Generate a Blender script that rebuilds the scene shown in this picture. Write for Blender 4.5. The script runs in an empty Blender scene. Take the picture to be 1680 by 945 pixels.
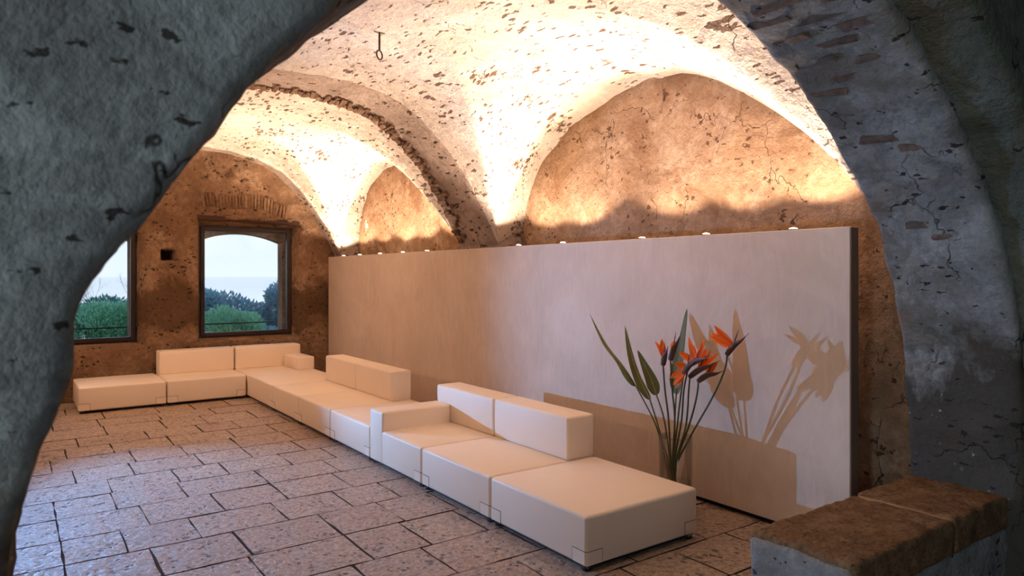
import bpy, bmesh, math, random
import numpy as np
from mathutils import Vector, Matrix, noise

random.seed(7)
S = bpy.context.scene
COL = S.collection
PI = math.pi

# ------------------------------------------------------------------ camera
cam_d = bpy.data.cameras.new('camera')
cam = bpy.data.objects.new('camera', cam_d)
COL.objects.link(cam)
cam.location = (0, 0, 1.9)
cam.rotation_euler = (PI / 2, 0, -math.atan((840 - 20.4) / 1149.0))
cam_d.sensor_width = 36.0
cam_d.lens = 36.0 * 1149.0 / 1680.0
cam_d.shift_y = -20.3 / 1680.0
cam_d.clip_start = 0.05
cam_d.clip_end = 9000
cam_d.dof.use_dof = True
cam_d.dof.focus_distance = 6.0
cam_d.dof.aperture_fstop = 3.2
S.camera = cam

# ------------------------------------------------------------------ view / world
S.view_settings.view_transform = 'Standard'
S.view_settings.look = 'None'
S.view_settings.exposure = 0.17
S.view_settings.gamma = 1.0
S.view_settings.use_curve_mapping = False
S.cycles.use_denoising = True
S.cycles.use_adaptive_sampling = True
S.cycles.adaptive_threshold = 0.04
S.cycles.max_bounces = 8
S.cycles.diffuse_bounces = 5
S.cycles.glossy_bounces = 4
S.cycles.transmission_bounces = 8
S.cycles.transparent_max_bounces = 16
S.cycles.caustics_reflective = False
S.cycles.caustics_refractive = False
S.cycles.sample_clamp_indirect = 6.0

w = bpy.data.worlds.new('dusk_sky')
S.world = w
w.use_nodes = True
nt = w.node_tree
nt.nodes.clear()
o_ = nt.nodes.new('ShaderNodeOutputWorld')
bg = nt.nodes.new('ShaderNodeBackground')
tc = nt.nodes.new('ShaderNodeTexCoord')
sx = nt.nodes.new('ShaderNodeSeparateXYZ')
rp = nt.nodes.new('ShaderNodeValToRGB')
nt.links.new(tc.outputs['Generated'], sx.inputs[0])
nt.links.new(sx.outputs['Z'], rp.inputs[0])
nt.links.new(rp.outputs[0], bg.inputs[0])
nt.links.new(bg.outputs[0], o_.inputs[0])
e = rp.color_ramp.elements
e[0].position = 0.0
e[0].color = (0.86, 0.91, 0.97, 1)
e[1].position = 0.6
e[1].color = (0.34, 0.52, 0.92, 1)
m_ = e.new(0.12)
m_.color = (0.78, 0.87, 1.0, 1)
bg.inputs[1].default_value = 1.06


def area(name, loc, rot, sx_, sy_, power, col, portal=False):
    d = bpy.data.lights.new(name, 'AREA')
    d.shape = 'RECTANGLE'
    d.size = sx_
    d.size_y = sy_
    d.energy = power
    d.color = col
    if portal:
        d.cycles.is_portal = True
    o = bpy.data.objects.new(name, d)
    COL.objects.link(o)
    o.location = loc
    o.rotation_euler = rot
    return o


# daylight portals in the two end-wall windows; added fill lamps at unseen camera-room openings
area('window_portal', (3.32, 12.66, 1.8), (-PI / 2, 0, 0), 1.6, 2.0, 1.0, (1, 1, 1), True)
area('window_portal', (0.85, 12.66, 1.8), (-PI / 2, 0, 0), 1.6, 2.0, 1.0, (1, 1, 1), True)
area('camera_room_fill', (-1.3, -3.95, 2.0), (PI / 2, 0, 0), 1.5, 1.9, 46.0, (0.72, 0.90, 1.0))

area('camera_room_side_fill', (-3.95, 0.55, 2.0), (0, -PI / 2, 0), 1.8, 1.4, 118.0, (0.74, 0.90, 1.0))
WARM = (1.0, 0.735, 0.53)
COOL = (0.20, 0.50, 1.0)
UPLIGHT_W = 232.0
SPILL_W = 60.0
WALL_FILL_W = (60.0, 60.0, 360.0, 360.0, 330.0)
GLOW_W = (14.0, 14.0, 30.0, 30.0, 30.0)
FLOOD_W = 1560.0


# ------------------------------------------------------------------ material helpers
class NB:
    def __init__(self, name):
        self.m = bpy.data.materials.new(name)
        self.m.use_nodes = True
        self.t = self.m.node_tree
        self.t.nodes.clear()
        self.out = self.n('ShaderNodeOutputMaterial')

    def n(self, kind, **kw):
        nd = self.t.nodes.new(kind)
        for k, v in kw.items():
            setattr(nd, k, v)
        return nd

    def l(self, a, b):
        self.t.links.new(a, b)

    def pos(self, scale=(1, 1, 1), rot=(0, 0, 0)):
        g = self.n('ShaderNodeNewGeometry')
        mp = self.n('ShaderNodeMapping')
        mp.inputs['Scale'].default_value = scale
        mp.inputs['Rotation'].default_value = rot
        self.l(g.outputs['Position'], mp.inputs[0])
        return mp.outputs[0]

    def noise(self, vec, scale, detail=6, rough=0.6, dist=0.0):
        nd = self.n('ShaderNodeTexNoise')
        nd.inputs['Scale'].default_value = scale
        nd.inputs['Detail'].default_value = detail
        nd.inputs['Roughness'].default_value = rough
        nd.inputs['Distortion'].default_value = dist
        self.l(vec, nd.inputs['Vector'])
        return nd

    def voro(self, vec, scale, feature='F1', rand=1.0):
        nd = self.n('ShaderNodeTexVoronoi', feature=feature)
        nd.inputs['Scale'].default_value = scale
        nd.inputs['Randomness'].default_value = rand
        self.l(vec, nd.inputs['Vector'])
        return nd

    def ramp(self, fac, stops):
        r = self.n('ShaderNodeValToRGB')
        el = r.color_ramp.elements
        while len(el) < len(stops):
            el.new(0.5)
        for e_, (p, c) in zip(el, stops):
            e_.position = p
            e_.color = (c, c, c, 1) if not isinstance(c, (tuple, list)) else (*c[:3], 1)
        self.l(fac, r.inputs[0])
        return r.outputs[0]

    def math(self, op, a, b=None, c=None):
        nd = self.n('ShaderNodeMath', operation=op)
        for i, v in enumerate((a, b, c)):
            if v is None:
                continue
            if isinstance(v, (int, float)):
                nd.inputs[i].default_value = v
            else:
                self.l(v, nd.inputs[i])
        return nd.outputs[0]

    def mix(self, fac, a, b, blend='MIX'):
        nd = self.n('ShaderNodeMix', data_type='RGBA', blend_type=blend)
        for i, v in ((0, fac), (6, a), (7, b)):
            if isinstance(v, (int, float)):
                nd.inputs[i].default_value = v
            elif isinstance(v, (tuple, list)):
                nd.inputs[i].default_value = (*v[:3], 1)
            else:
                self.l(v, nd.inputs[i])
        return nd.outputs[2]

    def warp(self, vec, scale, amt):
        nz = self.noise(vec, scale, 3, 0.6)
        sub = self.n('ShaderNodeVectorMath', operation='SUBTRACT')
        self.l(nz.outputs['Color'], sub.inputs[0])
        sub.inputs[1].default_value = (0.5, 0.5, 0.5)
        sc = self.n('ShaderNodeVectorMath', operation='SCALE')
        self.l(sub.outputs[0], sc.inputs[0])
        sc.inputs['Scale'].default_value = amt
        ad = self.n('ShaderNodeVectorMath', operation='ADD')
        self.l(vec, ad.inputs[0])
        self.l(sc.outputs[0], ad.inputs[1])
        return ad.outputs[0]

    def bump(self, height, strength=0.5, dist=0.02, normal=None):
        b = self.n('ShaderNodeBump')
        b.inputs['Strength'].default_value = strength
        b.inputs['Distance'].default_value = dist
        self.l(height, b.inputs['Height'])
        if normal is not None:
            self.l(normal, b.inputs['Normal'])
        return b.outputs[0]

    def bsdf(self, color, rough=0.8, normal=None, spec=0.3, metal=0.0, **kw):
        p = self.n('ShaderNodeBsdfPrincipled')
        if isinstance(color, (tuple, list)):
            p.inputs['Base Color'].default_value = (*color[:3], 1)
        else:
            self.l(color, p.inputs['Base Color'])
        if isinstance(rough, (int, float)):
            p.inputs['Roughness'].default_value = rough
        else:
            self.l(rough, p.inputs['Roughness'])
        p.inputs['Specular IOR Level'].default_value = spec
        p.inputs['Metallic'].default_value = metal
        for k, v in kw.items():
            p.inputs[k].default_value = v
        if normal is not None:
            self.l(normal, p.inputs['Normal'])
        self.l(p.outputs[0], self.out.inputs[0])
        return p


def simple(name, col, rough=0.6, spec=0.3, metal=0.0, **kw):
    b = NB(name)
    v = b.noise(b.pos(), 14, 4)
    c = b.mix(v.outputs['Fac'], tuple(x * 0.88 for x in col), tuple(min(1, x * 1.1) for x in col))
    b.bsdf(c, rough, None, spec, metal, **kw)
    return b.m


def old_plaster(name, dark, mid, light, pit_col, pit_scale=6.0, pit_thr=0.17, pit_map=(1, 1, 1), pit_rot=(0, 0, 0),
                crack=0.006, crack_scale=0.9, stain=None, bump=0.8, red=None, flecks=None, damp=None, band=None, rough_scale=14.0, fine=0.55, patch=None):
    b = NB(name)
    P = b.pos()
    n1 = b.noise(P, 1.6, 5, 0.7, 0.4)
    c = b.ramp(n1.outputs['Fac'], [(0.30, dark), (0.5, mid), (0.68, light)])
    n2 = b.noise(P, rough_scale, 5, 0.75)
    c = b.mix(b.ramp(n2.outputs['Fac'], [(0.40, 0.0), (0.68, 0.8)]), c, dark)
    if stain:
        n3 = b.noise(P, 1.1, 5, 0.75, 0.8)
        c = b.mix(b.ramp(n3.outputs['Fac'], [(0.49, 0.0), (0.60, 0.85)]), c, stain)
    if patch:
        # flaked areas where the outer coat has come away, with a crisp ragged rim
        n5 = b.noise(P, 2.6, 5, 0.6, 0.6)
        c = b.mix(b.ramp(n5.outputs['Fac'], [(0.54, 0.0), (0.60, 0.35)]), c, patch)
    if red:
        wv = b.warp(b.pos((1, 1, 2.4), (0.2, 0.5, 0.2)), 7, 0.30)
        v2 = b.voro(wv, 1.3)
        rm = b.ramp(v2.outputs['Distance'], [(0.10, 1.0), (0.19, 0.0)])
        c = b.mix(b.math('MULTIPLY', rm, 0.6), c, red)
    if damp:
        # old damp stain climbing the foot of the wall, ragged upper edge
        z = b.n('ShaderNodeSeparateXYZ')
        b.l(P, z.inputs[0])
        hgt = b.math('ADD', z.outputs['Z'], b.math('MULTIPLY', b.math('SUBTRACT', n1.outputs['Fac'], 0.5), 1.6))
        c = b.mix(b.ramp(b.math('SUBTRACT', hgt, damp[1]), [(0.0, 0.92), (0.25, 0.0)]), c, damp[0])
    if band:
        # old dark stain running across the middle of the wall, ragged edges
        z = b.n('ShaderNodeSeparateXYZ')
        b.l(P, z.inputs[0])
        hgt = b.math('ADD', z.outputs['Z'], b.math('MULTIPLY', b.math('SUBTRACT', n1.outputs['Fac'], 0.5), 1.3))
        up_ = b.ramp(b.math('DIVIDE', hgt, 4.0), [(band[1] / 4, 0.0), (band[1] / 4 + 0.03, 1.0), (band[2] / 4 - 0.05, 1.0), (band[2] / 4, 0.0)])
        c = b.mix(b.math('MULTIPLY', up_, 0.8), c, band[0])
    pv = b.warp(b.pos(pit_map, pit_rot), 16, 0.13)
    vo = b.voro(pv, pit_scale)
    nz = b.noise(P, 2.4, 2, 0.6)
    thr = b.math('MULTIPLY', b.math('POWER', nz.outputs['Fac'], 2.0), pit_thr * 4)
    dd = b.math('ADD', vo.outputs['Distance'], b.math('MULTIPLY', b.math('SUBTRACT', n2.outputs['Fac'], 0.5), 0.30))
    df = b.math('SUBTRACT', thr, dd)
    pm = b.ramp(b.math('ADD', b.math('MULTIPLY', df, 12.0), 0.5), [(0.45, 0.0), (0.65, 1.0)])
    c = b.mix(b.math('MULTIPLY', pm, 0.92), c, pit_col)
    cv = b.warp(b.pos((1, 1, 0.7), (0.4, 0.3, 0.9)), 5.0, 0.30)
    ve = b.voro(cv, crack_scale, 'DISTANCE_TO_EDGE')
    gate = b.ramp(nz.outputs['Fac'], [(0.50, 0.0), (0.58, 1.0)])
    cm = b.math('MULTIPLY', b.ramp(ve.outputs['Distance'], [(0.0, 1.0), (crack, 0.0)]), gate)
    c = b.mix(b.math('MULTIPLY', cm, 0.8), c, pit_col)
    if flecks:
        fv = b.voro(b.warp(P, 20, 0.05), 13)
        fm = b.math('MULTIPLY', b.ramp(fv.outputs['Distance'], [(0.06, 1.0), (0.13, 0.0)]), b.ramp(n1.outputs['Fac'], [(0.5, 0.0), (0.6, 1.0)]))
        c = b.mix(b.math('MULTIPLY', fm, 0.6), c, flecks)
    h = b.math('ADD', b.math('MULTIPLY', n1.outputs['Fac'], 0.8), b.math('MULTIPLY', n2.outputs['Fac'], fine))
    h = b.math('SUBTRACT', h, b.math('MULTIPLY', pm, 0.5))
    h = b.math('SUBTRACT', h, b.math('MULTIPLY', cm, 0.3))
    b.bsdf(c, 0.92, b.bump(h, bump, 0.07), 0.15)
    return b.m


M = {}
M['vault'] = old_plaster('whitewashed_vault_plaster', (0.47, 0.385, 0.32), (0.60, 0.515, 0.45), (0.70, 0.63, 0.565), (0.10, 0.055, 0.035),
                         9.5, 0.215, (1.7, 0.6, 1.7), (0.0, 0.0, 0.5))
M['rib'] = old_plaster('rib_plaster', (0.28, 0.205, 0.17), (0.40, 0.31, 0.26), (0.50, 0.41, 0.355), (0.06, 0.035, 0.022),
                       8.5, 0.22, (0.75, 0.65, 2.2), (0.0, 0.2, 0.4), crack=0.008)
M['lunette'] = old_plaster('ochre_lunette_plaster', (0.26, 0.155, 0.09), (0.40, 0.265, 0.17), (0.52, 0.38, 0.27), (0.11, 0.055, 0.03),
                           9.0, 0.14, (1, 1, 1.3), crack_scale=1.8, stain=(0.24, 0.135, 0.075), bump=1.0)
M['endwall'] = old_plaster('rough_end_wall_plaster', (0.15, 0.082, 0.045), (0.27, 0.165, 0.098), (0.37, 0.25, 0.16), (0.035, 0.02, 0.01),
                           9.0, 0.17, (1, 1, 1.6), crack_scale=1.8, stain=(0.16, 0.09, 0.05), bump=1.0, band=((0.075, 0.04, 0.02), 0.95, 1.85))
M['arch'] = old_plaster('grey_arch_render', (0.14, 0.137, 0.132), (0.25, 0.248, 0.24), (0.34, 0.34, 0.335), (0.03, 0.022, 0.018),
                        8.0, 0.145, (1, 1, 2.2), (0.3, 0.5, 0.1), crack=0.008, crack_scale=1.5, stain=(0.17, 0.15, 0.125),
                        bump=0.75, red=(0.25, 0.12, 0.085), flecks=(0.52, 0.58, 0.60), damp=((0.06, 0.048, 0.036), 1.3), rough_scale=22.0, fine=0.30, patch=(0.40, 0.405, 0.40))
M['olive'] = old_plaster('olive_dim_light_render', (0.085, 0.09, 0.07), (0.145, 0.15, 0.12), (0.21, 0.21, 0.18), (0.03, 0.025, 0.02),
                         5.0, 0.12, (1, 1, 2.0), stain=(0.11, 0.095, 0.065), bump=1.0)  # darker olive tone paints in the different light on this arch band
M['pier_dark'] = M['rib']


def mk_brick(name, a, b_, c_):
    b = NB(name)
    P = b.pos()
    oi = b.n('ShaderNodeObjectInfo')
    n1 = b.noise(P, 18, 6, 0.7)
    c = b.ramp(oi.outputs['Random'], [(0.0, a), (0.5, b_), (1.0, c_)])
    c = b.mix(b.ramp(n1.outputs['Fac'], [(0.4, 0.0), (0.7, 0.7)]), c, tuple(x * 0.4 for x in a))
    b.bsdf(c, 0.9, b.bump(n1.outputs['Fac'], 0.8, 0.02), 0.15)
    return b.m


M['brick'] = mk_brick('old_brick', (0.16, 0.085, 0.048), (0.20, 0.115, 0.065), (0.25, 0.155, 0.09))
M['rib_brick'] = mk_brick('rib_brick', (0.15, 0.085, 0.05), (0.21, 0.12, 0.075), (0.28, 0.18, 0.12))


M['arch_brick'] = mk_brick('arch_brick', (0.15, 0.12, 0.105), (0.18, 0.12, 0.10), (0.22, 0.135, 0.105))


def mk_floor():
    b = NB('worn_limestone_slabs')
    P = b.pos()
    oi = b.n('ShaderNodeObjectInfo')
    n1 = b.noise(P, 3.0, 5, 0.7)
    c = b.ramp(n1.outputs['Fac'], [(0.3, (0.46, 0.32, 0.225)), (0.55, (0.60, 0.45, 0.335)), (0.75, (0.70, 0.56, 0.44))])
    c = b.mix(0.5, c, b.ramp(oi.outputs['Random'], [(0.0, (0.46, 0.30, 0.205)), (1.0, (0.66, 0.52, 0.40))]))
    wv = b.warp(b.pos((1.3, 1.0, 1)), 14, 0.07)
    vo = b.voro(wv, 15)
    nf = b.noise(P, 24, 5, 0.72, 0.6)
    nb = b.noise(P, 5, 3, 0.6)
    gate = b.math('MULTIPLY', b.math('SUBTRACT', nb.outputs['Fac'], 0.5), 1.1)
    pit = b.ramp(b.math('ADD', b.math('ADD', vo.outputs['Distance'], gate), b.math('MULTIPLY', b.math('SUBTRACT', nf.outputs['Fac'], 0.5), 0.5)),
                 [(0.10, 1.0), (0.26, 0.0)])
    c = b.mix(b.ramp(nf.outputs['Fac'], [(0.42, 0.0), (0.60, 0.75)]), c, (0.25, 0.155, 0.10))
    c = b.mix(b.math('MULTIPLY', pit, 0.85), c, (0.10, 0.055, 0.032))
    h = b.math('SUBTRACT', b.math('MULTIPLY', nb.outputs['Fac'], 0.9), b.math('MULTIPLY', nf.outputs['Fac'], 0.8))
    h = b.math('SUBTRACT', h, b.math('MULTIPLY', pit, 0.5))
    r = b.ramp(nf.outputs['Fac'], [(0.3, 0.24), (0.65, 0.55)])
    b.bsdf(c, r, b.bump(h, 1.0, 0.05), 0.65)
    return b.m


M['slab'] = mk_floor()
M['grout'] = simple('dark_sandy_joint', (0.07, 0.045, 0.03), 0.95, 0.1)


def mk_leather():
    b = NB('cream_leather')
    P = b.pos()
    n1 = b.noise(P, 4, 3)
    n2 = b.noise(P, 160, 3)
    c = b.mix(n1.outputs['Fac'], (0.81, 0.665, 0.525), (0.85, 0.715, 0.585))
    b.bsdf(c, 0.5, b.bump(b.math('ADD', n1.outputs['Fac'], b.math('MULTIPLY', n2.outputs['Fac'], 0.05)), 0.08, 0.02), 0.35)
    return b.m


M['leather'] = mk_leather()
M['patch'] = simple('cream_leather_corner', (0.76, 0.64, 0.52), 0.45, 0.4)
M['seam'] = simple('dark_seam', (0.12, 0.085, 0.06), 0.8)
M['plinth'] = simple('black_plinth', (0.012, 0.011, 0.011), 0.7)


def mk_stucco():
    b = NB('trowelled_stucco')
    P = b.pos((1, 1, 1))
    n1 = b.noise(P, 0.9, 6, 0.6, 1.2)
    n2 = b.noise(b.pos((1, 1.6, 0.45)), 5, 6, 0.65, 2.2)
    c = b.ramp(n1.outputs['Fac'], [(0.3, (0.54, 0.42, 0.33)), (0.55, (0.62, 0.49, 0.395)), (0.75, (0.68, 0.555, 0.465))])
    c = b.mix(b.ramp(n2.outputs['Fac'], [(0.45, 0.0), (0.7, 0.4)]), c, (0.72, 0.58, 0.48))
    wv = b.n('ShaderNodeTexWave', wave_type='RINGS', rings_direction='X')
    wv.inputs['Scale'].default_value = 3.0
    wv.inputs['Distortion'].default_value = 14.0
    wv.inputs['Detail'].default_value = 3
    wv.inputs['Detail Scale'].default_value = 0.7
    b.l(b.pos((0.2, 1, 1)), wv.inputs['Vector'])
    c = b.mix(b.math('MULTIPLY', b.ramp(wv.outputs['Fac'], [(0.8, 0.0), (1.0, 1.0)]),
                     b.ramp(n1.outputs['Fac'], [(0.5, 0.0), (0.65, 0.15)])), c, (0.75, 0.61, 0.51))
    h = b.math('ADD', n2.outputs['Fac'], b.math('MULTIPLY', wv.outputs['Fac'], 0.03))
    b.bsdf(c, 0.62, b.bump(h, 0.10, 0.02), 0.3)
    return b.m


M['stucco'] = mk_stucco()
M['stucco_edge'] = simple('brown_stucco_edge', (0.19, 0.12, 0.085), 0.8)
M['frame'] = simple('dark_brown_window_frame', (0.018, 0.009, 0.007), 0.4, 0.4)
M['wood'] = simple('old_wooden_lintel', (0.05, 0.022, 0.013), 0.8)
M['iron'] = simple('rusty_iron', (0.08, 0.045, 0.03), 0.7, 0.3, 0.4)
M['black_metal'] = simple('black_metal', (0.02, 0.02, 0.02), 0.4, 0.4, 0.5)
M['box_white'] = simple('ivory_plastic', (0.7, 0.62, 0.48), 0.5)
M['concrete'] = simple('grey_wall_base', (0.22, 0.215, 0.20), 0.9)


def mk_cap():
    b = NB('brown_porous_capstone')
    P = b.pos()
    n1 = b.noise(P, 10, 8, 0.75)
    n2 = b.noise(P, 45, 5, 0.7)
    c = b.ramp(n1.outputs['Fac'], [(0.3, (0.10, 0.055, 0.03)), (0.5, (0.20, 0.115, 0.06)), (0.72, (0.29, 0.18, 0.10))])
    c = b.mix(b.ramp(n2.outputs['Fac'], [(0.52, 0.0), (0.68, 0.85)]), c, (0.05, 0.027, 0.015))
    h = b.math('ADD', n1.outputs['Fac'], b.math('MULTIPLY', n2.outputs['Fac'], 0.5))
    b.bsdf(c, 0.95, b.bump(h, 0.9, 0.02), 0.1)
    return b.m


M['cap'] = mk_cap()
M['mortar'] = simple('pale_mortar', (0.36, 0.25, 0.16), 0.95, 0.1)
M['low_render'] = old_plaster('pale_low_wall_render', (0.16, 0.155, 0.15), (0.27, 0.265, 0.26), (0.35, 0.345, 0.34), (0.05, 0.035, 0.03),
                              7.0, 0.14, (1, 1, 1.3), bump=0.8)


def mk_glass(name, tint, gloss_mix=0.06, rough=0.0):
    b = NB(name)
    tr = b.n('ShaderNodeBsdfTransparent')
    tr.inputs[0].default_value = (*tint, 1)
    gl = b.n('ShaderNodeBsdfGlossy')
    gl.inputs['Roughness'].default_value = rough
    lw = b.n('ShaderNodeLayerWeight')
    lw.inputs[0].default_value = 0.25
    mx = b.n('ShaderNodeMixShader')
    b.l(b.math('ADD', b.math('MULTIPLY', lw.outputs['Fresnel'], 0.6), gloss_mix * 0.3), mx.inputs[0])
    b.l(tr.outputs[0], mx.inputs[1])
    b.l(gl.outputs[0], mx.inputs[2])
    b.l(mx.outputs[0], b.out.inputs[0])
    return b.m


M['pane'] = mk_glass('window_glass', (0.93, 0.97, 1.0), 0.03)
M['vase'] = mk_glass('clear_vase_glass', (0.975, 0.98, 0.975), 0.06)
M['clear'] = mk_glass('clear_plastic_foot', (0.7, 0.76, 0.82), 0.3, 0.1)
b = NB('vase_water')
tr = b.n('ShaderNodeBsdfTransparent')
tr.inputs[0].default_value = (0.95, 0.96, 0.92, 1)
b.l(tr.outputs[0], b.out.inputs[0])
M['water'] = b.m


def leafmat(name, c1, c2, trans=0.25, rough=0.5, stripes=0.0):
    b = NB(name)
    P = b.pos()
    n1 = b.noise(P, 12, 4)
    c = b.mix(n1.outputs['Fac'], c1, c2)
    d = b.n('ShaderNodeBsdfPrincipled')
    b.l(c, d.inputs['Base Color'])
    d.inputs['Roughness'].default_value = rough
    d.inputs['Specular IOR Level'].default_value = 0.25
    t = b.n('ShaderNodeBsdfTranslucent')
    b.l(c, t.inputs[0])
    mx = b.n('ShaderNodeMixShader')
    mx.inputs[0].default_value = trans
    b.l(d.outputs[0], mx.inputs[1])
    b.l(t.outputs[0], mx.inputs[2])
    b.l(mx.outputs[0], b.out.inputs[0])
    return b.m


M['leaf'] = leafmat('strelitzia_leaf', (0.085, 0.09, 0.02), (0.15, 0.145, 0.04))
M['leaf_rib'] = leafmat('leaf_midrib', (0.26, 0.24, 0.09), (0.33, 0.30, 0.12), 0.1)
M['stem'] = leafmat('green_stem', (0.075, 0.085, 0.03), (0.12, 0.125, 0.05), 0.05)
M['bract'] = leafmat('purple_green_bract', (0.09, 0.065, 0.055), (0.17, 0.09, 0.09), 0.1)
M['bract_red'] = leafmat('red_bract_edge', (0.30, 0.05, 0.05), (0.38, 0.08, 0.06), 0.1)
M['petal'] = leafmat('orange_petal', (0.95, 0.16, 0.015), (1.0, 0.24, 0.03), 0.3, 0.45)
M['tongue'] = leafmat('dark_blue_tongue', (0.05, 0.03, 0.06), (0.08, 0.05, 0.09), 0.1)
M['olive_leaf'] = leafmat('olive_leaf', (0.20, 0.34, 0.36), (0.42, 0.60, 0.60), 0.4)
M['green_leaf'] = leafmat('bright_green_leaf', (0.22, 0.50, 0.29), (0.45, 0.74, 0.44), 0.3)
M['mid_leaf'] = leafmat('mid_green_leaf', (0.12, 0.29, 0.23), (0.25, 0.46, 0.36), 0.3)
M['bark'] = simple('bark', (0.10, 0.09, 0.10), 0.9)
M['earth'] = simple('earth_bank', (0.05, 0.085, 0.05), 0.95)
M['sea'] = simple('pale_sea', (0.88, 0.93, 0.97), 0.12, 0.5, 1.0)
b = NB('uplight_lens')
em = b.n('ShaderNodeEmission')
em.inputs[0].default_value = (1.0, 0.80, 0.55, 1)
em.inputs[1].default_value = 6.0
b.l(em.outputs[0], b.out.inputs[0])
M['lens'] = b.m
b = NB('floodlight_lens')
em = b.n('ShaderNodeEmission')
em.inputs[0].default_value = (0.75, 0.87, 1.0, 1)
em.inputs[1].default_value = 8.0
b.l(em.outputs[0], b.out.inputs[0])
M['cool_lens'] = b.m


# ------------------------------------------------------------------ mesh helpers
def link(name, me, mat=None, parent=None, loc=None):
    o = bpy.data.objects.new(name, me)
    COL.objects.link(o)
    if mat is not None and not me.materials:
        me.materials.append(M[mat] if isinstance(mat, str) else mat)
    if parent is not None:
        o.parent = parent
    if loc is not None:
        o.location = loc
    return o


def mk(name, verts, faces, mat, parent=None, smooth=False, loc=None, flip=False):
    me = bpy.data.meshes.new(name)
    if flip:
        faces = [tuple(reversed(f)) for f in faces]
    me.from_pydata([tuple(v) for v in verts], [], faces)
    me.validate()
    if smooth:
        me.polygons.foreach_set('use_smooth', [True] * len(me.polygons))
    me.update()
    return link(name, me, mat, parent, loc)


def tag(o, label=None, cat=None, group=None, kind=None):
    if label:
        o['label'] = label
    if cat:
        o['category'] = cat
    if group:
        o['group'] = group
    if kind:
        o['kind'] = kind
    return o


def empty(name, loc, rz=0):
    o = bpy.data.objects.new(name, None)
    COL.objects.link(o)
    o.empty_display_size = 0.1
    o.location = loc
    o.rotation_euler = (0, 0, rz)
    return o


def bm_obj(name, bm, mat, parent=None, smooth=False, loc=None):
    me = bpy.data.meshes.new(name)
    bm.normal_update()
    bm.to_mesh(me)
    bm.free()
    if smooth:
        me.polygons.foreach_set('use_smooth', [True] * len(me.polygons))
    return link(name, me, mat, parent, loc)


def bm_box(bm, x0, x1, y0, y1, z0, z1, bevel=0.0, seg=2):
    r = bmesh.ops.create_cube(bm, size=1.0)
    vs = r['verts']
    for v in vs:
        v.co = Vector((x0 + (v.co.x + 0.5) * (x1 - x0), y0 + (v.co.y + 0.5) * (y1 - y0), z0 + (v.co.z + 0.5) * (z1 - z0)))
    if bevel > 0:
        es = list({e for v in vs for e in v.link_edges})
        bmesh.ops.bevel(bm, geom=es, offset=bevel, segments=seg, profile=0.5, affect='EDGES')


def box(name, x0, x1, y0, y1, z0, z1, mat, parent=None, bevel=0.0, seg=2, smooth=None, loc=None):
    bm = bmesh.new()
    bm_box(bm, x0, x1, y0, y1, z0, z1, bevel, seg)
    return bm_obj(name, bm, mat, parent, (bevel > 0) if smooth is None else smooth, loc)


def tube_data(pts, radii, n=8, cap=True):
    pts = [Vector(p) for p in pts]
    V, Fc = [], []
    ref = Vector((0.13, 0.31, 0.94))
    for i, p in enumerate(pts):
        t = (pts[min(i + 1, len(pts) - 1)] - pts[max(i - 1, 0)]).normalized()
        a = t.cross(ref)
        if a.length < 0.05:
            a = t.cross(Vector((1, 0, 0)))
        a.normalize()
        c = t.cross(a)
        r = radii[i] if isinstance(radii, (list, tuple)) else radii
        for k in range(n):
            th = 2 * PI * k / n
            V.append(p + (a * math.cos(th) + c * math.sin(th)) * r)
    for i in range(len(pts) - 1):
        for k in range(n):
            k2 = (k + 1) % n
            Fc.append((i * n + k, i * n + k2, (i + 1) * n + k2, (i + 1) * n + k))
    if cap:
        Fc.append(tuple(range(n - 1, -1, -1)))
        Fc.append(tuple((len(pts) - 1) * n + k for k in range(n)))
    return V, Fc


def smooth_path(pts, sub=6):
    pts = [Vector(p) for p in pts]
    out = []
    for i in range(len(pts) - 1):
        p0, p1, p2, p3 = pts[max(i - 1, 0)], pts[i], pts[i + 1], pts[min(i + 2, len(pts) - 1)]
        for k in range(sub):
            t = k / sub
            out.append(0.5 * ((2 * p1) + (p2 - p0) * t + (2 * p0 - 5 * p1 + 4 * p2 - p3) * t * t + (3 * p1 - p0 - 3 * p2 + p3) * t ** 3))
    out.append(pts[-1])
    return out


def tube(name, pts, radii, mat, parent=None, n=8, loc=None):
    v, f = tube_data(pts, radii, n)
    return mk(name, v, f, mat, parent, True, loc)


def lathe(name, prof, mat, parent=None, n=24, loc=None, smooth=True):
    V, Fc = [], []
    for r, z in prof:
        for k in range(n):
            V.append((r * math.cos(2 * PI * k / n), r * math.sin(2 * PI * k / n), z))
    for i in range(len(prof) - 1):
        for k in range(n):
            k2 = (k + 1) % n
            Fc.append((i * n + k, i * n + k2, (i + 1) * n + k2, (i + 1) * n + k))
    return mk(name, V, Fc, mat, parent, smooth, loc)


def fbm(x, y, z, s, octs=4):
    return noise.fractal(Vector((x * s, y * s, z * s)), 0.9, 2.1, octs)


def grid_mesh(name, P, mat, parent=None, skip=None, smooth=True, flip=False):
    """P[i][j] -> point or None"""
    ni, nj = len(P), len(P[0])
    idx = {}
    V, Fc = [], []
    for i in range(ni):
        for j in range(nj):
            if P[i][j] is not None:
                idx[i, j] = len(V)
                V.append(P[i][j])
    for i in range(ni - 1):
        for j in range(nj - 1):
            ks = [(i, j), (i + 1, j), (i + 1, j + 1), (i, j + 1)]
            if skip and skip(i, j):
                continue
            if all(k in idx for k in ks):
                Fc.append(tuple(idx[k] for k in ks))
    return mk(name, V, Fc, mat, parent, smooth, flip=flip)


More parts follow.
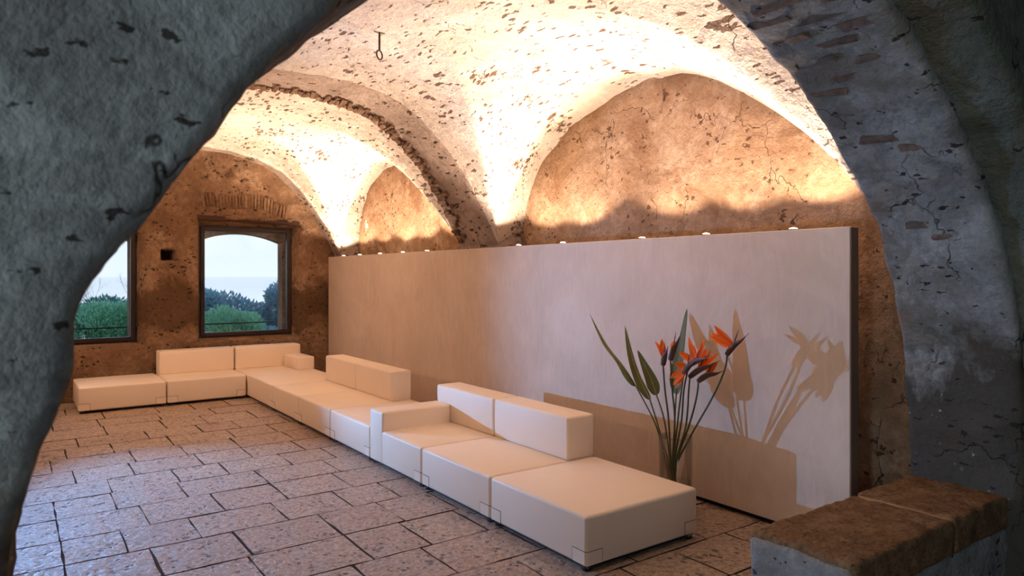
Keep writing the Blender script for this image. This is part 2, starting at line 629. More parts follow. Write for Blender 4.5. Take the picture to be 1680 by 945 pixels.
# ------------------------------------------------------------------ dimensions (metres; X across the hall, Y along the sofa, Z up)
XP = 4.85           # inner face of the piers
XC = 2.42           # centre of the hall
XW = 5.20           # right (lunette) wall
XL = -0.75          # left wall
YA, YB = 1.60, 2.26  # foreground arch
YE = 12.45          # window wall
R1, R2 = 7.08, 7.98  # rib
R3 = 12.15
BAYS = ((4.75, 2.33), (10.065, 2.085))


def H(u):
    u = min(max(u, 0.0), 1.0)
    return 2.29 + 1.69 * (1 - u ** 3) ** 1.05


_l1 = [(2.42, 2.25), (2.73, 2.56), (3.12, 2.95), (3.375, 3.18), (3.77, 3.47), (4.07, 3.66), (4.42, 3.82), (4.96, 3.87), (5.49, 3.79),
       (5.83, 3.69), (6.2, 3.55), (6.62, 3.29), (6.85, 3.03), (7.0, 2.72), (7.05, 2.5), (7.08, 2.28)]
_l2 = [(7.98, 2.28), (8.05, 2.6), (8.25, 2.95), (8.6, 3.25), (9.1, 3.5), (9.7, 3.67), (10.4, 3.76), (11.1, 3.72), (11.6, 3.5), (11.9, 3.2),
       (12.08, 2.75), (12.15, 2.28)]
_LY = np.concatenate([np.linspace(2.42, 7.08, 400), np.linspace(7.98, 12.15, 400)])
_LZ = np.concatenate([np.interp(np.linspace(2.42, 7.08, 400), *zip(*_l1)), np.interp(np.linspace(7.98, 12.15, 400), *zip(*_l2))])
for _h in (slice(0, 400), slice(400, 800)):
    _k = np.ones(17) / 17
    _LZ[_h] = np.convolve(np.pad(_LZ[_h], 8, mode='edge'), _k, 'valid')


def vault_z(x, y):
    u = abs(x - XC) / (XP - XC)
    uw = (XW - XC) / (XP - XC)
    for yc, hf in BAYS:
        wv = abs(y - yc) / hf
        if wv < 1.0:
            t = min(1.0, (1.0 - wv) / 0.035)
            up = (0.05 if yc > 8 else 0.0) * t * t * (3 - 2 * t)
            if u <= wv:
                return H(u) + up
            s = (u - wv) / max(1e-6, uw - wv)
            zl = float(np.interp(y, _LY, _LZ))
            return (H(wv) + up) * (1 - s) + zl * s
    if u <= 1.0001:
        return H(u)
    return None


# ------------------------------------------------------------------ ceiling (groin vaults)
def arr(segs):
    out = []
    for a, b_, n in segs:
        out += list(np.linspace(a, b_, n, endpoint=False))
    out.append(segs[-1][1])
    return out


xs = arr([(-0.36, -0.01, 6), (-0.01, 0.5, 24), (0.5, 4.34, 96), (4.34, 4.85, 28), (4.85, 5.24, 10)])
ys = arr([(2.24, 2.42, 5), (2.42, 2.6, 9), (2.6, 6.9, 108), (6.9, 7.08, 14), (7.08, 7.98, 22), (7.98, 8.16, 12), (8.16, 11.95, 95), (11.95, 12.15, 10), (12.15, 12.5, 8)])
G = []
for x in xs:
    row = []
    for y in ys:
        z = vault_z(x, y)
        if z is None:
            row.append(None)
        else:
            d = 0.022 * fbm(x, y, z, 1.6, 3) + 0.010 * fbm(x + 9, y, z, 7, 4)
            row.append((x, y, z + d))
    G.append(row)


def in_rib(j):
    y = 0.5 * (ys[j] + ys[j + 1])
    return R1 < y < R2 or y > R3


ceil_ = grid_mesh('ceiling', G, 'vault', skip=lambda i, j: in_rib(j), flip=True)
tag(ceil_, 'whitewashed groin-vaulted ceiling full of small dark pits', kind='structure')
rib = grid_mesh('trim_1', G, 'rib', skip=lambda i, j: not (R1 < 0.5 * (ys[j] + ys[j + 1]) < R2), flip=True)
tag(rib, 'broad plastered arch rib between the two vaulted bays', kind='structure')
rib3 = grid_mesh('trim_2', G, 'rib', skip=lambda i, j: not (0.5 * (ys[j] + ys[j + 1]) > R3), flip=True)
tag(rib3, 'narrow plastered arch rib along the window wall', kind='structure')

# exposed brick edge of the big rib: one brick each
nb_ = 150
for k in range(nb_):
    u = -1 + 2 * (k + 0.5) / nb_
    u = math.copysign(abs(u) ** 0.8, u) * 0.99
    x = XC + u * (XP - XC)
    if x < 0.6:
        continue
    z = H(abs(u))
    e_ = 0.004
    dz = (H(min(1, abs(u) + e_)) - H(max(0, abs(u) - e_))) * (1 if u > 0 else -1)
    ang = math.atan2(dz, 2 * e_ * (XP - XC))
    L_ = random.uniform(0.12, 0.34)
    tk = random.uniform(0.040, 0.056)
    bm = bmesh.new()
    bm_box(bm, -tk / 2, tk / 2, -L_ / 2, L_ / 2, -0.022, 0.03, 0.007, 1)
    for v in bm.verts:
        v.co += Vector((random.uniform(-1, 1), random.uniform(-2, 2), random.uniform(-1, 1))) * 0.006
    yo = R2 - L_ / 2 + 0.02 + random.uniform(-0.03, 0.0)
    dn = 0.022 * fbm(x, yo, z, 1.6, 3) + 0.010 * fbm(x + 9, yo, z, 7, 4)
    bo = bm_obj('brick', bm, 'rib_brick', rib, False, (x, yo, z + dn + random.uniform(-0.004, 0.012)))
    bo.rotation_euler = (0, -ang, random.uniform(-0.35, -0.05))

# piers carrying rib and end rib
def rough_box(name, x0, x1, y0, y1, z0, z1, mat, parent=None, step=0.06, amp=0.015):
    bm = bmesh.new()
    def face(o, a, b_, na, nb2):
        V = {}
        for i in range(na + 1):
            for j in range(nb2 + 1):
                V[i, j] = bm.verts.new(Vector(o) + Vector(a) * (i / na) + Vector(b_) * (j / nb2))
        for i in range(na):
            for j in range(nb2):
                bm.faces.new((V[i, j], V[i + 1, j], V[i + 1, j + 1], V[i, j + 1]))
    dx, dy, dz = x1 - x0, y1 - y0, z1 - z0
    n = lambda d: max(1, int(d / step))
    face((x0, y0, z0), (0, 0, dz), (0, dy, 0), n(dz), n(dy))
    face((x1, y0, z0), (0, dy, 0), (0, 0, dz), n(dy), n(dz))
    face((x0, y0, z0), (dx, 0, 0), (0, 0, dz), n(dx), n(dz))
    face((x0, y1, z0), (0, 0, dz), (dx, 0, 0), n(dz), n(dx))
    face((x0, y0, z1), (dx, 0, 0), (0, dy, 0), n(dx), n(dy))
    face((x0, y0, z0), (0, dy, 0), (dx, 0, 0), n(dy), n(dx))
    bmesh.ops.remove_doubles(bm, verts=bm.verts, dist=0.001)
    for v in bm.verts:
        p = v.co.copy()
        v.co += Vector((fbm(p.x, p.y, p.z, 5), fbm(p.x + 7, p.y, p.z, 5), 0)) * amp
    return bm_obj(name, bm, mat, parent, True)


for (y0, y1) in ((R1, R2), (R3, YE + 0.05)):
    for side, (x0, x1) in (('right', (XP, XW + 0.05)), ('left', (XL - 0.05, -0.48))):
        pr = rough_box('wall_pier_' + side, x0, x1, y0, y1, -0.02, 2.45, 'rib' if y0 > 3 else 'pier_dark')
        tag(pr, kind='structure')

# right wall with the lunettes
G = []
for y in arr([(2.2, 12.5, 240)]):
    G.append([(XW + 0.03 * fbm(y, z, 3, 1.2, 3) + 0.016 * fbm(y, z, 9, 6, 4), y, z) for z in arr([(-0.02, 2.0, 30), (2.0, 4.25, 56)])])
wr = grid_mesh('wall_right', G, 'lunette', flip=True)
tag(wr, 'ochre plaster wall with two arched lunettes behind the partition', kind='structure')
# left wall (not in view)
wl = box('wall_left', XL - 0.2, XL, YB - 0.1, YE + 0.1, -0.02, 4.3, 'lunette')
tag(wl, kind='structure')
# small ivory junction box
jb = box('junction_box', -0.02, 0.0, -0.05, 0.05, -0.075, 0.075, 'box_white', None, 0.006, 2, loc=(XW - 0.005, 11.75, 2.83))
tag(jb, 'small ivory electric box on the far lunette wall', 'electric box')
# roof above everything so that no daylight leaks in
rf = box('ceiling_roof_slab', -4.2, 6.6, -4.4, 13.4, 4.35, 4.5, 'concrete')
tag(rf, kind='structure')

# ------------------------------------------------------------------ end wall with windows
W = [dict(x0=0.03, x1=1.72, z0=0.79, z1=2.80, bx0=0.06, bx1=1.63, bz0=0.83, bz1=2.74),
     dict(x0=2.50, x1=4.25, z0=0.79, z1=2.86, bx0=2.56, bx1=4.13, bz0=0.84, bz1=2.755)]
HOLE = (1.94, 2.16, 2.14, 2.33)


def snap(lo, hi, step, pts):
    pts = sorted(set([lo, hi] + [p for p in pts if lo < p < hi]))
    out = []
    for a, b_ in zip(pts[:-1], pts[1:]):
        n = max(1, round((b_ - a) / step))
        out += [a + (b_ - a) * i / n for i in range(n)]
    return out + [hi]


gx = snap(XL - 0.05, 5.26, 0.06, [W[0]['x0'], W[0]['x1'], W[1]['x0'], W[1]['x1'], HOLE[0], HOLE[1]])
gz = snap(-0.02, 4.3, 0.06, [W[0]['z0'], W[0]['z1'], W[1]['z0'], W[1]['z1'], HOLE[2], HOLE[3]])
bm = bmesh.new()
vg = {}
for i, x in enumerate(gx):
    for j, z in enumerate(gz):
        d = 0.030 * fbm(x, 3, z, 1.3, 3) + 0.022 * fbm(x, 8, z, 5, 4)
        jx = 0.012 * fbm(x, 5, z, 6, 2)
        jz = 0.012 * fbm(x, 15, z, 6, 2)
        vg[i, j] = bm.verts.new((x + jx, YE + d, z + jz))


def in_hole(x, z):
    for q in W:
        if q['x0'] < x < q['x1'] and q['z0'] < z < q['z1']:
            return True
    return HOLE[0] < x < HOLE[1] and HOLE[2] < z < HOLE[3]


for i in range(len(gx) - 1):
    for j in range(len(gz) - 1):
        if not in_hole((gx[i] + gx[i + 1]) / 2, (gz[j] + gz[j + 1]) / 2):
            bm.faces.new((vg[i, j], vg[i + 1, j], vg[i + 1, j + 1], vg[i, j + 1]))


def reveal(x0, x1, z0, z1, bx0, bx1, bz0, bz1, yb, cap=False):
    es = []
    for ed in bm.edges:
        if len(ed.link_faces) == 1:
            m = (ed.verts[0].co + ed.verts[1].co) / 2
            if x0 - 0.05 < m.x < x1 + 0.05 and z0 - 0.05 < m.z < z1 + 0.05:
                es.append(ed)
    r = bmesh.ops.extrude_edge_only(bm, edges=es)
    nv = [v for v in r['geom'] if isinstance(v, bmesh.types.BMVert)]
    ne = [e2 for e2 in r['geom'] if isinstance(e2, bmesh.types.BMEdge)]
    for v in nv:
        fx = min(1, max(0, (v.co.x - x0) / (x1 - x0)))
        fz = min(1, max(0, (v.co.z - z0) / (z1 - z0)))
        v.co = Vector((bx0 + fx * (bx1 - bx0), yb, bz0 + fz * (bz1 - bz0)))
    if cap:
        bmesh.ops.contextual_create(bm, geom=ne)


for q in W:
    reveal(q['x0'], q['x1'], q['z0'], q['z1'], q['bx0'], q['bx1'], q['bz0'], q['bz1'], 12.70)
reveal(*HOLE, HOLE[0] + 0.03, HOLE[1] - 0.02, HOLE[2] + 0.02, HOLE[3] - 0.03, 12.90, True)
we = bm_obj('wall_end', bm, 'endwall', None, True)
tag(we, 'rough brown plaster end wall holding the two windows', kind='structure')
# brick relieving arch above the right window
for k in range(27):
    x = 2.58 + k * 0.053
    zz = 3.16 + 0.02 * math.sin(k * 0.5) - 0.16 * max(0, (k - 15) / 11) ** 2
    bm = bmesh.new()
    bm_box(bm, -0.0235, 0.0235, -0.018, 0.05, -0.115, 0.115, 0.006, 1)
    for v in bm.verts:
        v.co += Vector((random.uniform(-1, 1), random.uniform(-1, 1), random.uniform(-1, 1.5))) * 0.007
    bo = bm_obj('brick', bm, 'brick', we, False, (x, YE + 0.030 * fbm(x, 3, zz, 1.3, 3) + 0.022 * fbm(x, 8, zz, 5, 4), zz))
    bo.rotation_euler = (0, (k - 13) * 0.012, 0)
# rough stones above the lintel
for k, (x, z, a, c_) in enumerate([(2.95, 2.93, 0.16, 0.05), (3.25, 2.95, 0.12, 0.07), (3.52, 2.95, 0.15, 0.08), (3.8, 2.92, 0.13, 0.06), (4.02, 2.88, 0.1, 0.05),
                                   (2.72, 3.55, 0.17, 0.08), (3.05, 3.6, 0.15, 0.09), (3.32, 3.52, 0.14, 0.06), (2.4, 3.5, 0.15, 0.07)]):
    bm = bmesh.new()
    bmesh.ops.create_icosphere(bm, subdivisions=2, radius=1.0)
    for v in bm.verts:
        p = v.co.copy()
        v.co = Vector((p.x * a, p.y * 0.05, p.z * c_)) * (1 + 0.25 * fbm(p.x + k, p.y, p.z, 1.4, 2))
    bm_obj('stone', bm, 'brick' if k % 3 == 0 else 'endwall', we, True, (x, YE + 0.03, z))


def window(n, q, label):
    x0, x1, z0, z1 = q['bx0'] - 0.01, q['bx1'] + 0.01, q['bz0'] - 0.01, q['bz1'] + 0.01
    root = empty('window_%d' % n, ((x0 + x1) / 2, 12.70, z0))
    tag(root, label, kind='structure')
    bx, bz = root.location.x, root.location.z
    X0, X1, Z0, Z1 = x0 - bx, x1 - bx, 0.0, z1 - z0
    # fixed outer frame, inner sash, pane
    def ring(name, a, b_, c_, d_, wd, y0, y1, par):
        bm = bmesh.new()
        bm_box(bm, a, a + wd, y0, y1, c_, d_, 0.006, 1)
        bm_box(bm, b_ - wd, b_, y0, y1, c_, d_, 0.006, 1)
        bm_box(bm, a + wd, b_ - wd, y0, y1, c_, c_ + wd, 0.006, 1)
        bm_box(bm, a + wd, b_ - wd, y0, y1, d_ - wd, d_, 0.006, 1)
        return bm_obj(name, bm, 'frame', par, False)
    ring('frame', X0 - 0.04, X1 + 0.04, Z0 - 0.04, Z1 + 0.04, 0.085, -0.01, 0.07, root)
    sash = ring('sash', X0 + 0.035, X1 - 0.035, Z0 + 0.035, Z1 - 0.035, 0.065, -0.035, 0.045, root)
    box('pane', X0 + 0.09, X1 - 0.09, 0.0, 0.012, Z0 + 0.09, Z1 - 0.09, 'pane', sash)
    hx = X0 + 0.065
    box('handle', hx - 0.012, hx + 0.012, -0.06, -0.035, Z1 * 0.42, Z1 * 0.42 + 0.14, 'black_metal', sash, 0.005, 2)
    for hz in (0.25, Z1 - 0.25):
        tube('hinge', [(X1 - 0.02, -0.03, hz - 0.05), (X1 - 0.02, -0.03, hz + 0.05)], 0.012, 'black_metal', sash)
    return root


window(1, W[0], 'dark brown framed window partly hidden behind the dark arch')
window(2, W[1], 'square dark brown framed window above the corner sofa')
# timber lintel over the right window
bm = bmesh.new()
bm_box(bm, 2.49, 4.20, 12.435, 12.68, 2.83, 2.91, 0.012, 2)
bmesh.ops.subdivide_edges(bm, edges=bm.edges, cuts=3)
for v in bm.verts:
    v.co.z += 0.012 * fbm(v.co.x, 0, 0, 3, 3) - (v.co.x - 2.48) * 0.02
    v.co.y += 0.012 * fbm(v.co.x, v.co.z, 4, 4, 3)
tag(bm_obj('trim_3', bm, 'wood', None, False), 'worn timber lintel above the square window', kind='structure')
# outer wall skin with segmental arches seen through the panes
for k, (ax0, ax1, zs_, zc_) in enumerate(((0.10, 1.56, 2.47, 2.64), (2.60, 4.05, 2.49, 2.645))):
    inner = [(ax0, 0.60), (ax0, zs_)]
    n = 20
    cx = (ax0 + ax1) / 2
    for i in range(1, n):
        t = i / n
        inner.append((ax0 + (ax1 - ax0) * t, zs_ + (zc_ - zs_) * (1 - (2 * t - 1) ** 2)))
    inner += [(ax1, zs_), (ax1, 0.60)]
    outer = []
    for (x, z) in inner:
        if z <= 0.61:
            outer.append((cx + (x - cx) * 1.75, 0.1))
        elif abs(x - ax0) < 1e-6 or abs(x - ax1) < 1e-6:
            outer.append((cx + (x - cx) * 1.75, 3.2))
        else:
            outer.append((x, 3.2))
    N = len(inner)
    V, Fc = [], []
    for y, ring_ in ((12.98, outer), (12.98, inner), (13.25, inner), (13.25, outer)):
        V += [(x, y, z) for x, z in ring_]
    for r_ in range(3):
        for i in range(N):
            i2 = (i + 1) % N
            Fc.append((r_ * N + i, r_ * N + i2, (r_ + 1) * N + i2, (r_ + 1) * N + i))
    tag(mk('wall_outer_skin', V, Fc, 'lunette', None, False), kind='structure')

# ------------------------------------------------------------------ floor
fl = box('floor', -4.2, 6.4, -4.3, 13.0, -0.16, -0.011, 'grout')
tag(fl, 'worn limestone slab floor laid in rows with dark joints', kind='structure')
rows = [(4.36, 4.90, [1.30, 1.98, 2.42]), (4.90, 5.45, [0.78, 1.335, 1.98, 2.48]), (5.45, 5.96, [0.655, 1.125, 1.758, 2.29]), (5.96, 6.50, [0.858, 1.405, 1.92, 2.5]),
        (6.50, 7.03, [0.70, 1.23, 1.92, 2.6]), (7.03, 7.53, [0.72, 1.27, 1.70, 2.3])]
yy = 7.53
while yy < YE - 0.1:
    h_ = random.uniform(0.5, 0.6)
    rows.append((yy, min(YE, yy + h_), None))
    yy += h_
yy = 4.36
while yy > 0.6:
    h_ = random.uniform(0.46, 0.56)
    rows.append((yy - h_, yy, None))
    yy -= h_


def slab(x0, x1, y0, y1):
    g = 0.004
    cx, cy = (x0 + x1) / 2, (y0 + y1) / 2
    hx, hy = (x1 - x0) / 2 - g, (y1 - y0) / 2 - g
    base = []
    for a, b_, n in (((-1, -1), (1, -1), 4), ((1, -1), (1, 1), 3), ((1, 1), (-1, 1), 4), ((-1, 1), (-1, -1), 3)):
        for i in range(n):
            t = i / n
            base.append(((a[0] + (b_[0] - a[0]) * t) * hx + random.uniform(-0.009, 0.003), (a[1] + (b_[1] - a[1]) * t) * hy + random.uniform(-0.009, 0.003)))
    n = len(base)
    top = random.uniform(-0.003, 0.0)
    tx, ty = random.uniform(-0.004, 0.004), random.uniform(-0.004, 0.004)
    V = [(x, y, -0.05) for x, y in base] + [(x, y, top - 0.0025 + tx * x + ty * y) for x, y in base]
    V += [(x * (1 - 0.003 / hx), y * (1 - 0.003 / hy), top + tx * x + ty * y) for x, y in base]
    Fc = []
    for r_ in range(2):
        for i in range(n):
            i2 = (i + 1) % n
            Fc.append((r_ * n + i, r_ * n + i2, (r_ + 1) * n + i2, (r_ + 1) * n + i))
    Fc.append(tuple(2 * n + i for i in range(n)))
    so = mk('slab', V, Fc, 'slab', fl, False, (cx, cy, 0))
    so.data.materials.append(M['grout'])
    for pg in so.data.polygons:
        if pg.index < 2 * n:
            pg.material_index = 1


for (y0, y1, js) in rows:
    xe = XW - 0.05 if y0 > YB else 5.0
    if y1 < 7.4:
        x = 0.28
        c = [0.28, -0.2, -0.70]
        for a, b_ in ((c[1], c[0]), (c[2], c[1])):
            slab(a, b_, y0 + 0.0, y1 - 0.0)
    else:
        x = -0.70
    cuts = [x]
    if js:
        cuts += js
    while cuts[-1] < xe - 0.35:
        cuts.append(cuts[-1] + random.uniform(0.42, 0.72))
    cuts[-1] = xe
    for a, b_ in zip(cuts[:-1], cuts[1:]):
        slab(a, b_, y0, y1)

# ------------------------------------------------------------------ foreground arch wall
half_l = [(-0.03, -0.02), (-0.02, 0.9), (0.0, 1.34), (0.015, 1.45), (0.05, 1.565), (0.10, 1.725), (0.115, 1.79), (0.135, 1.865), (0.19, 1.965), (0.24, 2.047), (0.28, 2.107), (0.328, 2.176),
          (0.39, 2.269), (0.455, 2.35), (0.52, 2.425), (0.61, 2.51), (0.72, 2.61), (0.86, 2.74), (1.05, 2.88), (1.30, 3.05), (1.60, 3.20), (1.95, 3.32), (2.35, 3.375)]
half_r = [(2.75, 3.30), (2.87, 3.27), (3.287, 3.114), (3.641, 2.906), (3.924, 2.696), (4.16, 2.501), (4.427, 2.196), (4.564, 1.967), (4.683, 1.71), (4.764, 1.43), (4.805, 1.143),
          (4.846, 0.896), (4.871, 0.6), (4.88, -0.02)]
prof = [Vector((x, 0, z)) for x, z in half_l + half_r]
# resample
dense = smooth_path(prof, 8)
cum = [0.0]
for a, b_ in zip(dense[:-1], dense[1:]):
    cum.append(cum[-1] + (b_ - a).length)
NS = 320
PX = np.interp(np.linspace(0, cum[-1], NS), cum, [p.x for p in dense])
PZ = np.interp(np.linspace(0, cum[-1], NS), cum, [p.z for p in dense])
TX = np.gradient(np.convolve(np.pad(PX, 6, mode='edge'), np.ones(13) / 13, 'valid'))
TZ = np.gradient(np.convolve(np.pad(PZ, 6, mode='edge'), np.ones(13) / 13, 'valid'))
for a_ in (TX, TZ):
    a_[:8] = a_[8]
    a_[-8:] = a_[-9]
LN = np.hypot(TX, TZ)
NX, NZ = -TZ / LN, TX / LN   # outward from the opening


def arch_grid(rows_, i0=0, i1=NS, amp=1.0):
    G = []
    for i in range(i0, i1):
        r = []
        for off, y in rows_:
            x, z = PX[i] + NX[i] * off, PZ[i] + NZ[i] * off
            if i < 45:
                z = PZ[i] + NZ[i] * off
            f1, f2, f3 = fbm(x, y, z, 1.8, 3), fbm(x + 5, y + 2, z, 6, 4), fbm(x + 11, y, z + 3, 6, 4)
            f4 = fbm(x, y + 4, z, 2.2, 3)
            sx_, sz_ = NX[i], NZ[i]
            k = amp
            dn = (0.020 * f4 + 0.015 * f2) * k
            r.append((x + sx_ * dn, y + (0.014 * f1 + 0.007 * f3) * k, max(-0.02, z + sz_ * dn)))
        G.append(r)
    return G


rows_ = [(3.4, YB), (1.5, YB), (0.7, YB), (0.3, YB), (0.1, YB), (0.03, YB), (0.006, YB - 0.008), (0.0, YB - 0.03)]
rows_ += [(0.0, y) for y in np.linspace(YB - 0.07, YA + 0.06, 9)]
rows_ += [(0.004, YA + 0.02), (0.018, YA + 0.004), (0.04, YA)]
rows_ += [(o, YA) for o in list(np.arange(0.09, 1.5, 0.06)) + [1.6, 1.8, 2.1, 2.5, 3.0, 3.6]]
wf = grid_mesh('wall_front', arch_grid(rows_), 'arch')
tag(wf, 'dark grey rendered wall with the wide foreground arch', kind='structure')
# second order of the arch on the right, towards the camera room
ro = [(0.05, YA + 0.02)] + [(0.05, y) for y in np.linspace(YA, 1.36, 6)] + [(0.06, 1.335), (0.09, 1.325)] + [(o, 1.32) for o in np.arange(0.15, 1.4, 0.08)] + [(2.0, 1.32), (3.0, 1.32)]
tr4 = grid_mesh('trim_4', arch_grid(ro, 190, NS), 'olive')
tag(tr4, 'outer arch order at the upper right, its dimmer light painted in as olive grey', kind='structure')
# dark lower part of the right pier (bare stone below the render)
bl = [(2.95, 1.80), (3.02, 2.02), (3.10, 1.76), (3.12, 2.12), (3.20, 1.92), (3.28, 2.10), (3.30, 1.74), (3.38, 1.95), (3.46, 2.08), (3.50, 1.80), (3.58, 1.98), (3.66, 2.12),
      (3.96, 1.98), (4.03, 1.80), (4.42, 1.97), (4.47, 1.86)]
for k, (bx_, by_) in enumerate(bl):
    i = int(np.argmin(np.abs(PX[150:] - bx_))) + 150
    L_ = random.uniform(0.14, 0.26)
    bm = bmesh.new()
    bm_box(bm, -0.024, 0.024, -L_ / 2, L_ / 2, -0.02, 0.02, 0.006, 1)
    for v in bm.verts:
        v.co += Vector((random.uniform(-1, 1), random.uniform(-2, 2), random.uniform(-1, 1))) * 0.009
    x, z = PX[i], PZ[i]
    dn = 0.016 * fbm(x, by_ + 4, z, 2.2, 3) + 0.010 * fbm(x + 5, by_ + 2, z, 6, 4) + 0.0165
    bo = bm_obj('brick', bm, 'arch_brick', wf, False, (x + NX[i] * dn, by_, z + NZ[i] * dn))
    bo.rotation_euler = (0, math.atan2(NX[i], NZ[i]), random.uniform(-0.2, 0.2))
# camera room shell, with windows added around the two fill lamps
for n_, (cx_, cy_, rz_, wd_) in ((3, (-1.3, -4.2, 0.0, 1.6)), (4, (-4.1, 0.55, PI / 2, 1.5))):
    r = empty('window_%d' % n_, (cx_, cy_, 1.02), rz_)
    tag(r, 'added unseen window of the front room, framing a fill lamp', kind='structure')
    bm = bmesh.new()
    for a0_, a1_, c0_, c1_ in ((-wd_ / 2, -wd_ / 2 + 0.07, 0, 1.95), (wd_ / 2 - 0.07, wd_ / 2, 0, 1.95), (-wd_ / 2, wd_ / 2, 0, 0.07), (-wd_ / 2, wd_ / 2, 1.88, 1.95), (-0.03, 0.03, 0, 1.95)):
        bm_box(bm, a0_, a1_, -0.03, 0.03, c0_, c1_)
    bm_obj('frame', bm, 'frame', r)
    box('pane', -wd_ / 2 + 0.05, wd_ / 2 - 0.05, -0.005, 0.005, 0.05, 1.9, 'pane', r)
for nm, args in (('wall_camera_left_a', (-4.2, -4.0, -4.3, -0.2, -0.02, 4.4)), ('wall_camera_left_b', (-4.2, -4.0, 1.3, YA + 0.2, -0.02, 4.4)), ('wall_camera_left_c', (-4.2, -4.0, -0.2, 1.3, -0.02, 1.05)), ('wall_camera_left_d', (-4.2, -4.0, -0.2, 1.3, 2.95, 4.4)), ('wall_camera_right', (6.2, 6.4, -4.3, YB, -0.02, 4.4)),
                 ('wall_camera_back_a', (-4.2, -2.1, -4.3, -4.1, -0.02, 4.4)), ('wall_camera_back_b', (-0.5, 6.4, -4.3, -4.1, -0.02, 4.4)),
                 ('wall_camera_back_c', (-2.1, -0.5, -4.3, -4.1, 3.0, 4.4)), ('wall_camera_back_d', (-2.1, -0.5, -4.3, -4.1, -0.02, 1.0))):
    tag(box(nm, *args, 'arch'), kind='structure')

# ------------------------------------------------------------------ low wall with cap stones at the right
lw = empty('low_wall', (4.1, 1.98, 0))
tag(lw, 'low rendered wall topped with two brown capstones beside the right pier', 'low wall')
def stone_block(name, x0, x1, y0, y1, z0, z1, mat, parent, bev, amp, step=0.05):
    bm = bmesh.new()
    bm_box(bm, x0, x1, y0, y1, z0, z1, bev, 3)
    for _ in range(1):
        pass
    for ax, lo, hi in ((0, x0, x1), (1, y0, y1), (2, z0, z1)):
        nct = int((hi - lo) / step)
        no = [0, 0, 0]
        no[ax] = 1
        for i in range(1, nct):
            co = [0, 0, 0]
            co[ax] = lo + (hi - lo) * i / nct
            bmesh.ops.bisect_plane(bm, geom=bm.verts[:] + bm.edges[:] + bm.faces[:], plane_co=co, plane_no=no)
    for v in bm.verts:
        p = v.co.copy()
        v.co += Vector((fbm(p.x, p.y, p.z, 9), fbm(p.x + 3, p.y, p.z, 9), fbm(p.x, p.y + 7, p.z, 9) if p.z > z0 + 0.05 else 0)) * amp
    loc = parent.location
    for v in bm.verts:
        v.co -= loc
    return bm_obj(name, bm, mat, parent, True)
stone_block('base', 3.17, 5.6, 1.715, 2.245, 0.0, 0.385, 'low_render', lw, 0.03, 0.010)
stone_block('capstone', 3.15, 4.165, 1.70, 2.26, 0.375, 0.572, 'cap', lw, 0.028, 0.012, 0.045)
stone_block('capstone', 4.185, 5.6, 1.70, 2.26, 0.375, 0.575, 'cap', lw, 0.024, 0.014, 0.045)
stone_block('mortar_joint', 4.15, 4.20, 1.72, 2.24, 0.39, 0.566, 'mortar', lw, 0.01, 0.008)
# rendered end of the low wall
stone_block('end_render', 3.13, 3.20, 1.72, 2.25, 0.0, 0.545, 'low_render', lw, 0.03, 0.012, 0.05)

# ------------------------------------------------------------------ partition
pt = empty('partition_wall', (4.767, 7.5, 0))
tag(pt, 'freestanding grey-pink stucco partition wall behind the long sofa', 'partition wall')
def rel(o_, x0, x1, y0, y1, z0, z1):
    l_ = o_.location
    return (x0 - l_.x, x1 - l_.x, y0 - l_.y, y1 - l_.y, z0 - l_.z, z1 - l_.z)
box('panel', *rel(pt, 4.714, 4.815, 2.585, 12.40, 0.035, 2.240), 'stucco', pt, 0.004, 1, False)
box('end_face', *rel(pt, 4.720, 4.812, 2.578, 2.586, 0.035, 2.236), 'stucco_edge', pt)
box('base_gap', *rel(pt, 4.735, 4.80, 2.60, 12.38, 0.0, 0.036), 'plinth', pt)

def spot(name, parent, loc, dirv, power, size, blend, col=WARM, soft=0.02):
    d = bpy.data.lights.new(name, 'SPOT')
    d.energy = power
    d.color = col
    d.spot_size = math.radians(size)
    d.spot_blend = blend
    d.shadow_soft_size = soft
    lo = bpy.data.objects.new(name, d)
    COL.objects.link(lo)
    lo.parent = parent
    lo.location = loc
    lo.rotation_mode = 'QUATERNION'
    lo.rotation_quaternion = Vector(dirv).normalized().to_track_quat('-Z', 'Y')
    return lo


# uplights on the partition
UP = [3.05, 3.86, 4.6, 5.75, 6.55, 8.75, 9.5, 10.3, 11.1, 11.8]
pos_w = ['nearest the free end of the partition', 'second from the free end of the partition', 'third from the free end of the partition', 'fourth from the free end of the partition',
         'just before the arch rib', 'just past the arch rib', 'second past the arch rib', 'third past the arch rib', 'second from the window wall', 'nearest the window wall']
for k, y in enumerate(UP):
    r = empty('uplight', (4.767, y, 2.240))
    tag(r, 'small round uplight on the partition top, ' + pos_w[k], 'uplight', 'uplights along the partition top')
    lathe('housing', [(0.0, 0.0), (0.042, 0.0), (0.042, 0.007), (0.034, 0.009), (0.0, 0.009)], 'black_metal', r, 20)
    lathe('lens', [(0.032, 0.008), (0.028, 0.015), (0.016, 0.020), (0.0, 0.022)], 'lens', r, 20)
    spot('uplight_beam', r, (0, 0, 0.045), (-0.58, random.uniform(-0.12, 0.12), 1.0), UPLIGHT_W, 90, 0.6)
    spot('uplight_spill', r, (0, 0, 0.045), (0.0, random.uniform(-0.15, 0.15), 1.0), SPILL_W * random.uniform(0.7, 1.3), 138, 0.3)

